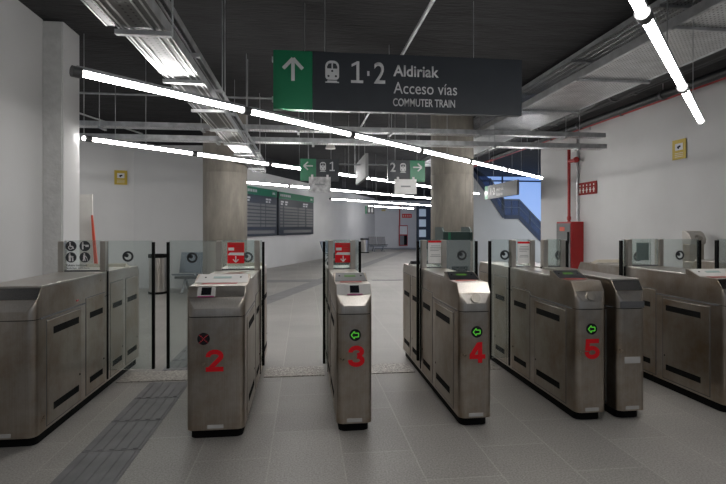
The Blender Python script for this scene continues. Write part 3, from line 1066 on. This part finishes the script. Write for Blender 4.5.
    if disc:
        z = 0.965
        c = Vector((0.0, 0.012, z))
        nrm = Vector((0, -0.9, 0.42)).normalized()
        obj('card_reader_disc', MB().tube(c - nrm * 0.006, c + nrm * 0.010, 0.036, 24), 'post', t, smooth=True)
    # side doors with black slots
    if doors:
        s = doors
        def sbox(y0, y1, z0, z1, a, b):
            return MB().box((s * (h + a), y0, z0), (s * (h + b), y1, z1))
        obj('seam_strip', sbox(0.07, 1.22, 0.858, 0.872, 0.0, 0.0015), 'console_grey', t)
        for y0, y1, z0, z1, s0, s1, dz in ((0.16, 0.70, 0.095, 0.835, 0.25, 0.66, 0.052), (0.80, 1.19, 0.095, 0.90, 0.87, 1.14, 0.05),
                                           (1.33, 1.66, 0.095, 0.97, 1.38, 1.62, 0.05), (1.74, 2.10, 0.095, 0.97, 1.78, 2.06, 0.05)):
            obj('door_frame', sbox(y0 - 0.008, y1 + 0.008, z0 - 0.008, z1 + 0.008, -0.001, 0.0012), 'console_grey', t)
            d = obj('side_door', sbox(y0, y1, z0, z1, 0.0, 0.004), 'steel_door', t, bevel=0.002)
            obj('slot', sbox(s0, s1, 0.725, 0.725 + dz, 0.003, 0.0055), 'black', d)
            obj('slot', sbox(s0, s1, 0.175, 0.175 + dz, 0.003, 0.0055), 'black', d)
            obj('lock', sbox(y1 - 0.03, y1 - 0.016, 0.30, 0.314, 0.003, 0.0065), 'black', d)
        obj('leaf_slit', sbox(1.25, 1.275, 0.09, 1.09, -0.002, 0.006), 'black', t)
    # glass
    ys, yl = 1.235, 1.268
    if screen:
        for sx_ in (-1, 1):
            obj('glass_post', MB().box((sx_ * (h - 0.048), 1.21, 1.091), (sx_ * h, 1.285, 1.37)), 'post', t, bevel=0.003)
        gs = obj('glass_screen', MB().box((-h + 0.049, ys, 1.10), (h - 0.049, ys + 0.012, 1.378)), 'glass', t)
        obj('screen_rail', MB().box((-h, 1.228, 1.0912), (h, 1.254, 1.104)), 'console_grey', t)
        if notice:
            kind, na, nb, nz0, nz1 = notice
            na, nb = na - xc, nb - xc
            if kind == 'red':
                n = obj('notice', MB().box((na, ys - 0.004, nz0), (nb, ys - 0.0005, nz1)), 'red', t)
                nw, nh = nb - na, nz1 - nz0
                ln = MB()
                for k in range(5):
                    ln.box((na + nw * (0.06 if k == 0 else 0.46), ys - 0.0055, nz1 - nh * (0.08 + k * 0.085)), (na + nw * 0.94, ys - 0.0042, nz1 - nh * (0.05 + k * 0.085)))
                obj('print_lines', ln, 'red_pale', n)
                obj('pictogram', MB().box((na + nw * 0.06, ys - 0.0055, nz1 - nh * 0.38), (na + nw * 0.40, ys - 0.0042, nz1 - nh * 0.24))
                    .prism([(na + nw * 0.02, nz0 + nh * 0.40), (na + nw * 0.98, nz0 + nh * 0.38), (na + nw * 0.98, nz0 + nh * 0.52), (na + nw * 0.14, nz0 + nh * 0.52)], 'y', ys - 0.0055, ys - 0.0042), 'white', n)
                arrow(n, na + nw * 0.5, nz0 + nh * 0.20, nh * 0.30, ys - 0.006, 'white', -90)
            elif kind == 'white':
                n = obj('notice', MB().box((na, ys - 0.004, nz0), (nb, ys - 0.0005, nz1)), 'paper', t)
                nw, nh = nb - na, nz1 - nz0
                obj('red_header', MB().box((na, ys - 0.0055, nz1 - nh * 0.09), (nb, ys - 0.0042, nz1)), 'red', n)
                ln = MB()
                for k, (u, v) in enumerate(((0.2, 0.8), (0.14, 0.84), (0.14, 0.86), (0.14, 0.7), (0.2, 0.78), (0.14, 0.82))):
                    zz = nz1 - nh * (0.22 + 0.07 * k + (0.12 if k > 3 else 0))
                    ln.box((na + nw * u, ys - 0.0055, zz - nh * 0.022), (na + nw * v, ys - 0.0042, zz))
                obj('print_lines', ln, 'housing', n)
            else:
                obj('notice', MB().box((na, ys + 0.0125, nz0), (nb, ys + 0.015, nz1)), 'sticker', t)
    for side, xe in ((-1, left), (1, right)):
        if xe is None:
            continue
        e = xe - xc
        inner = side * (h - 0.02)
        deep = side * (h - min(0.30, w - 0.06))
        ext = abs(e) - h
        mb = MB().box((side * (h + 0.001), yl, 0.17), (e, yl + 0.012, 1.372))
        if ext < 0.1:
            mb.box((deep, yl, 1.094), (side * (h + 0.001), yl + 0.012, 1.372))
        else:
            mb.box((inner, yl, 1.094), (side * (h + 0.001), yl + 0.012, 1.372))
        lf = obj('door_leaf', mb, 'glass', t)
        obj('edge_strip', MB().box((e, yl - 0.012, 0.17), (e + side * 0.022, yl + 0.024, 1.358)), 'black', lf)
    if icons:
        for ix in icons:
            mb = MB()
            eye_icon(mb, ix[0] - xc, ix[1], yl - 0.003)
            obj('eye_symbol', mb, 'icon', t)
    return t

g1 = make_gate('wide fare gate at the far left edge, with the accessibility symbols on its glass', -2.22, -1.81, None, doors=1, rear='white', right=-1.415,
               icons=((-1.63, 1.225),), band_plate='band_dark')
obj('indicator_lamp', MB().box((0.206, 0.62, 0.905), (0.209, 0.66, 0.915)), 'led_red', g1)
# four accessibility symbols on the glass of the left gate
xo = (-2.22 - 1.81) / 2
def pict(dx, z, kind):
    d = obj('access_symbol', MB().disc((dx, 1.230, z), 0.047, 0.003, 26), 'icon', g1)
    mb = MB()
    y = 1.2288
    up = (0, 1, 0)
    def b(u0, v0, u1, v1, wd=0.011):
        mb.bar((dx + u0, y, z + v0), (dx + u1, y, z + v1), wd, 0.002, up)
    if kind == 'chair':
        mb.disc((dx - 0.008, y - 0.001, z + 0.030), 0.007, 0.002, 10)
        b(-0.008, 0.022, -0.004, -0.004); b(-0.004, -0.003, 0.014, -0.003); b(0.014, -0.003, 0.022, -0.024)
        mb.ring((dx - 0.003, y - 0.001, z - 0.012), 0.014, 0.020, 0.002, 16, 110, 370)
    elif kind == 'luggage':
        mb.disc((dx - 0.018, y - 0.001, z + 0.028), 0.007, 0.002, 10)
        b(-0.018, 0.018, -0.018, -0.030, 0.013); b(-0.014, 0.012, 0.004, 0.006, 0.007); b(0.006, 0.002, 0.034, 0.002, 0.020)
    elif kind == 'adult_child':
        mb.disc((dx - 0.010, y - 0.001, z + 0.030), 0.007, 0.002, 10)
        b(-0.010, 0.020, -0.010, -0.006, 0.018); b(-0.014, -0.006, -0.014, -0.034, 0.008); b(-0.005, -0.006, -0.005, -0.034, 0.008)
        mb.disc((dx + 0.016, y - 0.001, z + 0.008), 0.005, 0.002, 10)
        b(0.016, 0.0, 0.016, -0.034, 0.011); b(0.0, 0.014, 0.012, -0.004, 0.006)
    else:
        mb.disc((dx - 0.004, y - 0.001, z + 0.030), 0.007, 0.002, 10)
        b(-0.004, 0.021, -0.006, -0.006, 0.016); b(-0.008, -0.006, -0.014, -0.034, 0.008); b(-0.002, -0.006, 0.004, -0.034, 0.008)
        b(0.004, 0.012, 0.018, -0.004, 0.006); b(0.018, -0.004, 0.024, -0.032, 0.004)
    obj('figure', mb, 'white', d)
pict(-2.115 - xo, 1.325, 'chair'); pict(-1.995 - xo, 1.325, 'luggage')
pict(-2.115 - xo, 1.222, 'adult_child'); pict(-1.995 - xo, 1.222, 'cane')
text('lettering', 'Eskatu irekitzea', -2.155 - xo, -1.975 - xo, 1.140, 1.160, 1.233, 'icon', g1, 0.0)
text('lettering', 'Solicitar apertura', -2.155 - xo, -1.955 - xo, 1.113, 1.133, 1.233, 'icon', g1, 0.0)

make_gate('wide fare gate with a red number 2 and a red cross light on its front', -0.82, -0.42, 'white', '2', -0.625, 'cross', True, doors=1, rear='white',
          left=-1.26, right=-0.40, notice=('red', -0.72, -0.565, 1.155, 1.352), icons=((-1.05, 1.21), (-0.535, 1.21)))
make_gate('narrow fare gate with a red number 3 and a green arrow light', 0.235, 0.495, 'grey', '3', 0.378, 'arrow', True, doors=-1, rear='black', band_plate='reader',
          left=0.205, right=0.535, notice=('red', 0.30, 0.456, 1.155, 1.345), icons=((0.305, 1.20), (0.435, 1.20)))
make_gate('narrow fare gate with a red number 4 and a green arrow light', 1.155, 1.405, 'black', '4', 1.29, 'arrow', disc=True, doors=-1, rear='black',
          left=1.14, right=1.72, notice=('white', 1.222, 1.378, 1.14, 1.365), icons=((1.315, 1.205), (1.58, 1.215)))
make_gate('narrow fare gate with a red number 5 and a green arrow light', 2.078, 2.328, 'black', '5', 2.205, 'arrow', disc=True, doors=-1, band_plate='steel',
          left=1.885, notice=('white', 2.15, 2.292, 1.13, 1.352), icons=((2.03, 1.215),))
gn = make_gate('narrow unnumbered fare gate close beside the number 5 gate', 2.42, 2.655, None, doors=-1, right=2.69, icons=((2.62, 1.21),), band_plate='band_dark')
obj('label_plate', MB().box((-0.065, -0.004, 0.44), (0.065, -0.0005, 0.49)), 'reader', gn)
obj('front_inset', MB().box((-0.10, -0.0035, 0.872), (0.10, -0.0005, 0.922)), 'console_grey', gn)
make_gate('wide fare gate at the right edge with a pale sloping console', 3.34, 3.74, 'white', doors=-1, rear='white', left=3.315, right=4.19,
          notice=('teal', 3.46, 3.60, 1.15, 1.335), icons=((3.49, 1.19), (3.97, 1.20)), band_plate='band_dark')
make_gate('fare gate cut off at the right picture edge, only its rear and glass edge showing', 4.86, 5.12, None, doors=0, left=4.42)


# ------------------------------------------------------------------ right wall: fire cabinet, pipes and signs
t = thing('fire_hose_cabinet', 'red fire hose cabinet with a grey door on the right wall', 'fire cabinet', (6.38, 11.35, 0))
obj('cabinet', MB().box((0, 0, 0.35), (0.318, 0.70, 1.63)), 'red_paint', t, bevel=0.006)
d = obj('door', MB().box((-0.014, 0.03, 0.39), (-0.001, 0.68, 1.59)), 'sign_grey', t)
obj('handle', MB().box((-0.045, 0.07, 1.10), (-0.0145, 0.11, 1.38)), 'black', d)
obj('plate', MB().box((-0.018, 0.28, 1.40), (-0.0145, 0.52, 1.50)), 'orange', d)
obj('door_panel', MB().box((-0.017, 0.12, 0.6), (-0.0145, 0.60, 1.02)), 'console_grey', d)
t = thing('riser_pipe', 'vertical red pipe rising from the fire hose cabinet', 'pipe', (6.55, 11.76, 1.63))
obj('pipe', MB().tube((0, 0, 0.001), (0, 0, 1.92), 0.038, 12), 'red_paint', t, smooth=True)
obj('pipe_joint', MB().tube((0, 0, 0.05), (0, 0, 0.13), 0.05, 12), 'red_paint', t)
obj('pipe_joint', MB().tube((0, 0, 1.80), (0, 0, 1.94), 0.055, 12).tube((-0.08, 0, 1.90), (0.08, 0, 1.90), 0.045, 12), 'red_paint', t)
obj('valve', MB().tube((0, -0.30, 1.50), (0, 0.0, 1.50), 0.045, 12).tube((0, -0.36, 1.50), (0, -0.30, 1.50), 0.07, 12), 'red_paint', t, smooth=True)
tag(obj('wall_conduit', MB().tube((6.66, 11.56, 1.66), (6.66, 11.56, 3.88), 0.028, 10), 'galv'), 'vertical grey conduit right of the red riser pipe', 'pipe')
t = thing('fire_sign', 'red sign with a row of pale fire symbols on the right wall', 'sign', (6.69, 10.78, 2.27))
obj('plate', MB().box((-0.008, 0, 0), (0.0, 0.80, 0.30)), 'red_dark', t)
sb = MB()
for k in range(5):
    yy = 0.07 + k * 0.145
    sb.box((-0.011, yy + 0.035, 0.05), (-0.0085, yy + 0.07, 0.17)).box((-0.011, yy + 0.01, 0.10), (-0.0085, yy + 0.095, 0.125))
    sb.box((-0.011, yy + 0.035, 0.205), (-0.0085, yy + 0.07, 0.245))
obj('symbols', sb, 'pale', t)

def camera_sign(label, loc, rotz, w, h):
    t = thing('camera_sign', label, 'sign', loc, rotz, 'yellow camera warning signs')
    obj('plate', MB().box((0, -0.008, 0), (w, 0, h)), 'yellow', t)
    obj('white_field', MB().box((w * 0.22, -0.011, h * 0.46), (w * 0.78, -0.0085, h * 0.80)), 'white', t)
    obj('camera_symbol', MB().bar((w * 0.38, -0.0125, h * 0.60), (w * 0.62, -0.0125, h * 0.66), h * 0.10, 0.003, (0, 1, 0)).box((w * 0.44, -0.014, h * 0.53), (w * 0.52, -0.0115, h * 0.60)), 'black', t)
    lb = MB()
    for k in range(3):
        lb.box((w * 0.2, -0.0105, h * (0.12 + 0.09 * k)), (w * 0.8, -0.0085, h * (0.15 + 0.09 * k)))
    obj('print_lines', lb, 'cream', t)
    return t
camera_sign('yellow camera warning sign high on the right wall', (6.69, 8.41, 2.715), math.radians(-90), 0.33, 0.355)
camera_sign('yellow camera warning sign on the far left wall', (-4.52, 12.615, 2.52), math.atan2(1.57, 4.88), 0.28, 0.345)

t = thing('help_point', 'slim steel post with a rounded sloping top standing before the right wall', 'help point', (6.40, 7.5, 0))
obj('post', MB().box((-0.13, 0, 0), (0.13, 0.16, 1.22)), 'steel', t, bevel=0.01)
obj('head', MB().prism([(-0.02, 1.22), (-0.04, 1.30), (0.02, 1.40), (0.08, 1.435), (0.16, 1.435), (0.16, 1.22)], 'x', -0.14, 0.14), 'steel_head', t, bevel=0.01)
obj('speaker_disc', MB().tube((0, -0.05, 1.30), (0, 0.0, 1.33), 0.055, 18), 'post', t)

# stacked grey boxes behind the right gates
tag(obj('steel_bench_box', MB().box((5.35, 5.9, 0), (6.3, 6.5, 1.02)), 'steel', bevel=0.01), 'low steel cabinet behind the glass at the right edge, beside the help point', 'cabinet')

# ------------------------------------------------------------------ stairs behind the right column
ST = 20.0
mb = MB()
prof = [(6.3, 0), (11.0, 0), (11.0, 0.35), (9.9, 0.95), (8.93, 1.88), (8.28, 1.88), (7.67, 2.78), (6.94, 3.73), (6.3, 3.95)]
mb.prism(prof, 'y', ST, ST + 0.15)
struct('wall_stairs', mb, 'wall')
t = thing('staircase', 'dark blue staircase with mesh railing and a landing, behind the right column', 'stairs', (0, ST, 0))
line = [(11.0, 0.0), (9.9, 0.95), (8.93, 1.92), (8.28, 1.92), (7.67, 2.80), (6.94, 3.73), (6.7, 4.0)]
s = MB()
for a, b in zip(line, line[1:]):
    s.bar((a[0], 0.02, a[1]), (b[0], 0.02, b[1]), 0.10, 0.16, (0, 0, 1))
obj('stringer', s, 'blue_steel', t)
pan = MB()
for a, b in zip(line[:-1], line[1:-1] + [line[-1]]):
    pan.prism([(a[0], a[1] + 0.08), (b[0], b[1] + 0.08), (b[0], min(3.98, b[1] + 0.70)), (a[0], min(3.98, a[1] + 0.70))], 'y', -0.01, 0.005)
obj('railing_panel', pan, 'blue_glass', t)
hr = MB()
for a, b in zip(line, line[1:]):
    if b[1] + 0.72 < 4.0:
        hr.tube((a[0], -0.02, a[1] + 0.72), (b[0], -0.02, b[1] + 0.72), 0.03, 8)
        hr.tube((a[0], -0.02, a[1] + 0.40), (b[0], -0.02, b[1] + 0.40), 0.012, 8)
obj('handrail', hr, 'bench', t)
for a, b in zip(line, line[1:]):
    n = 2
    for k in range(n):
        f = k / n
        x, z = a[0] + (b[0] - a[0]) * f, a[1] + (b[1] - a[1]) * f
        if z + 0.72 < 3.98:
            obj('railing_post', MB().box((x - 0.02, -0.02, z), (x + 0.02, 0.02, z + 0.72)), 'blue_steel', t)
for i in range(20):
    if i < 9:
        x, z = 11.0 - i * 0.235, i * 0.213
    elif i == 9:
        x, z = 8.93, 1.90
    else:
        x, z = 8.28 - (i - 10) * 0.17, 1.92 + (i - 9) * 0.2
    w = 0.65 if i == 9 else 0.26
    if z < 3.85:
        obj('step', MB().box((x - w, 0.16, z), (x, 1.7, z + 0.05)), 'blue_steel', t)
# daylight behind the stairs: a glazed wall with steel bars
t = struct('window_1', MB().box((6.2, 23.9, 0.6), (13.4, 23.95, 4.0)), 'daylight')
fb = MB()
for k in range(3):
    fb.box((6.3 + k * 3.45, 23.80, 0.5), (6.36 + k * 3.45, 23.89, 4.0))
for z in (0.6, 3.75):
    fb.box((6.2, 23.81, z), (13.4, 23.885, z + 0.07))
obj('window_frame', fb, 'blue_steel', t)

# ------------------------------------------------------------------ far end
t = thing('extinguisher_cabinet', 'tall red framed fire cabinet on the far end wall', 'fire cabinet', (6.40, 33.40, 0))
obj('frame', MB().box((0, 0, 0.22), (0.60, 0.099, 1.62)), 'red_paint', t)
obj('white_door', MB().box((0.06, -0.012, 1.0), (0.56, -0.001, 1.56)), 'paper', t)
obj('grey_door', MB().box((0.06, -0.012, 0.28), (0.34, -0.001, 0.92)), 'sign_grey', t)
obj('dark_door', MB().box((0.345, -0.012, 0.28), (0.56, -0.001, 0.92)), 'black', t)
tag(obj('riser_pipe', MB().tube((6.46, 33.45, 1.63), (6.46, 33.45, 3.2), 0.04, 8), 'red_paint'), 'red pipe rising from the far fire cabinet', 'pipe')
t = thing('fire_sign', 'small red fire symbols sign on the far end wall', 'sign', (6.63, 33.47, 2.13))
obj('plate', MB().box((0, 0, 0), (0.66, 0.01, 0.26)), 'red', t)
sb = MB()
for k in range(4):
    sb.box((0.06 + k * 0.15, -0.004, 0.06), (0.13 + k * 0.15, -0.0005, 0.20))
obj('symbols', sb, 'cream', t)
camera_sign('tiny yellow sign on the far end wall under the last lamps', (5.22, 33.49, 2.58), 0, 0.26, 0.16)
struct('door_1', MB().box((7.62, 33.36, 0), (9.6, 33.46, 2.95)), 'board_dark')
db = MB()
for k in range(4):
    db.box((7.78, 33.33, 0.12 + k * 0.70), (8.25, 33.355, 0.62 + k * 0.70))
o = struct('window_2', db, emit('grey_blue_pane', (0.42, 0.58, 0.75), 0.22))

def bench(label, loc, rotz, seats=3, mat='bench'):
    t = thing('waiting_bench', label, 'bench', loc, rotz)
    w = 0.56
    for i in range(seats):
        x = i * w
        obj('seat', MB().prism([(0.0, 0.44), (0.02, 0.40), (0.46, 0.37), (0.46, 0.40)], 'x', x + 0.02, x + w - 0.02), mat, t, bevel=0.006)
        obj('backrest', MB().prism([(0.44, 0.42), (0.47, 0.42), (0.62, 0.90), (0.59, 0.90)], 'x', x + 0.02, x + w - 0.02), mat, t, bevel=0.006)
    obj('beam', MB().box((0.0, 0.22, 0.30), (seats * w, 0.29, 0.36)), 'housing', t)
    for x in (0.25, seats * w - 0.25):
        obj('leg', MB().bar((x, 0.25, 0.30), (x, 0.02, 0.0), 0.05, 0.03).bar((x, 0.25, 0.30), (x, 0.50, 0.0), 0.05, 0.03), 'housing', t)
    return t

bench('grey blue steel bench seen through the glass left of the number 2 gate', (-3.0, 11.75, 0), math.radians(-8), 2)
bench('grey bench by the boards wall, seen left of the number 3 gate glass', (1.2, 20.6, 0), math.radians(66), 3)
bench('dark bench at the far end beside the far bin', (4.0, 29.9, 0), math.radians(10), 2, 'console_grey')

def bin_(label, loc, r, h):
    t = thing('litter_bin', label, 'bin', loc, 0, 'steel litter bins')
    obj('body', MB().tube((0, 0, 0.05), (0, 0, h - 0.08), r, 26), 'steel_head', t, smooth=True)
    obj('base_ring', MB().tube((0, 0, 0), (0, 0, 0.05), r + 0.012, 26), 'black', t, smooth=True)
    rim = MB()
    n = 26
    rim.loft([[((r + 0.015) * math.cos(2 * math.pi * i / n), (r + 0.015) * math.sin(2 * math.pi * i / n), h - 0.08) for i in range(n)],
              [((r + 0.015) * math.cos(2 * math.pi * i / n), (r + 0.015) * math.sin(2 * math.pi * i / n), h) for i in range(n)],
              [((r - 0.05) * math.cos(2 * math.pi * i / n), (r - 0.05) * math.sin(2 * math.pi * i / n), h - 0.005) for i in range(n)],
              [((r - 0.05) * math.cos(2 * math.pi * i / n), (r - 0.05) * math.sin(2 * math.pi * i / n), h - 0.07) for i in range(n)]])
    obj('rim', rim, 'black', t, smooth=True)
    return t

bin_('round steel litter bin seen between the glass leaves left of gate 2', (-3.28, 11.75, 0), 0.185, 0.89)
bin_('small round steel litter bin in the distance right of gate 3', (3.5, 28.8, 0), 0.24, 0.84)

# ticket machine before the right column
t = thing('ticket_machine', 'dark green machine with raised side cheeks standing before the right column', 'ticket machine', (2.52, 8.0, 0))
obj('body', MB().box((-0.22, 0.02, 0), (0.22, 0.50, 1.28)), 'sign_grey', t, bevel=0.008)  # lower body greyed, haze of the glass before it put into its colour
obj('top_unit', MB().box((-0.22, 0.02, 1.281), (0.22, 0.50, 1.42)), 'green_dark', t, bevel=0.008)
for s in (-1, 1):
    obj('side_cheek', MB().prism([(0.0, 1.27), (0.52, 1.27), (0.52, 1.50), (0.12, 1.50), (0.0, 1.42)], 'x', s * 0.221, s * 0.25), 'green_dark', t)
obj('green_stripe', MB().box((-0.16, 0.012, 1.29), (-0.12, 0.0195, 1.41)), 'green', t)
obj('screen', MB().box((-0.10, 0.010, 0.6), (0.17, 0.0195, 0.85)), 'gloss_black', t)

# leaning things past the left pilaster
t = thing('leaning_board', 'pale tall board leaning just past the left pilaster', 'panel', (-3.33, 8.1, 0))
obj('board', MB().bar((0.0, 0.05, 0.01), (-0.03, 0.02, 2.0), 0.26, 0.03, (0, 1, 0)), 'pale', t)
t = thing('leaning_barrier', 'orange red barrier pole leaning against the pale board', 'barrier', (-3.08, 8.0, 0))
obj('pole', MB().prism([(-0.02, 0.0), (0.06, 0.0), (-0.105, 1.68), (-0.125, 1.68)], 'y', 0.0, 0.03), 'orange', t)
obj('foot', MB().box((-0.06, -0.05, 0), (0.10, 0.09, 0.03)), 'black', t)
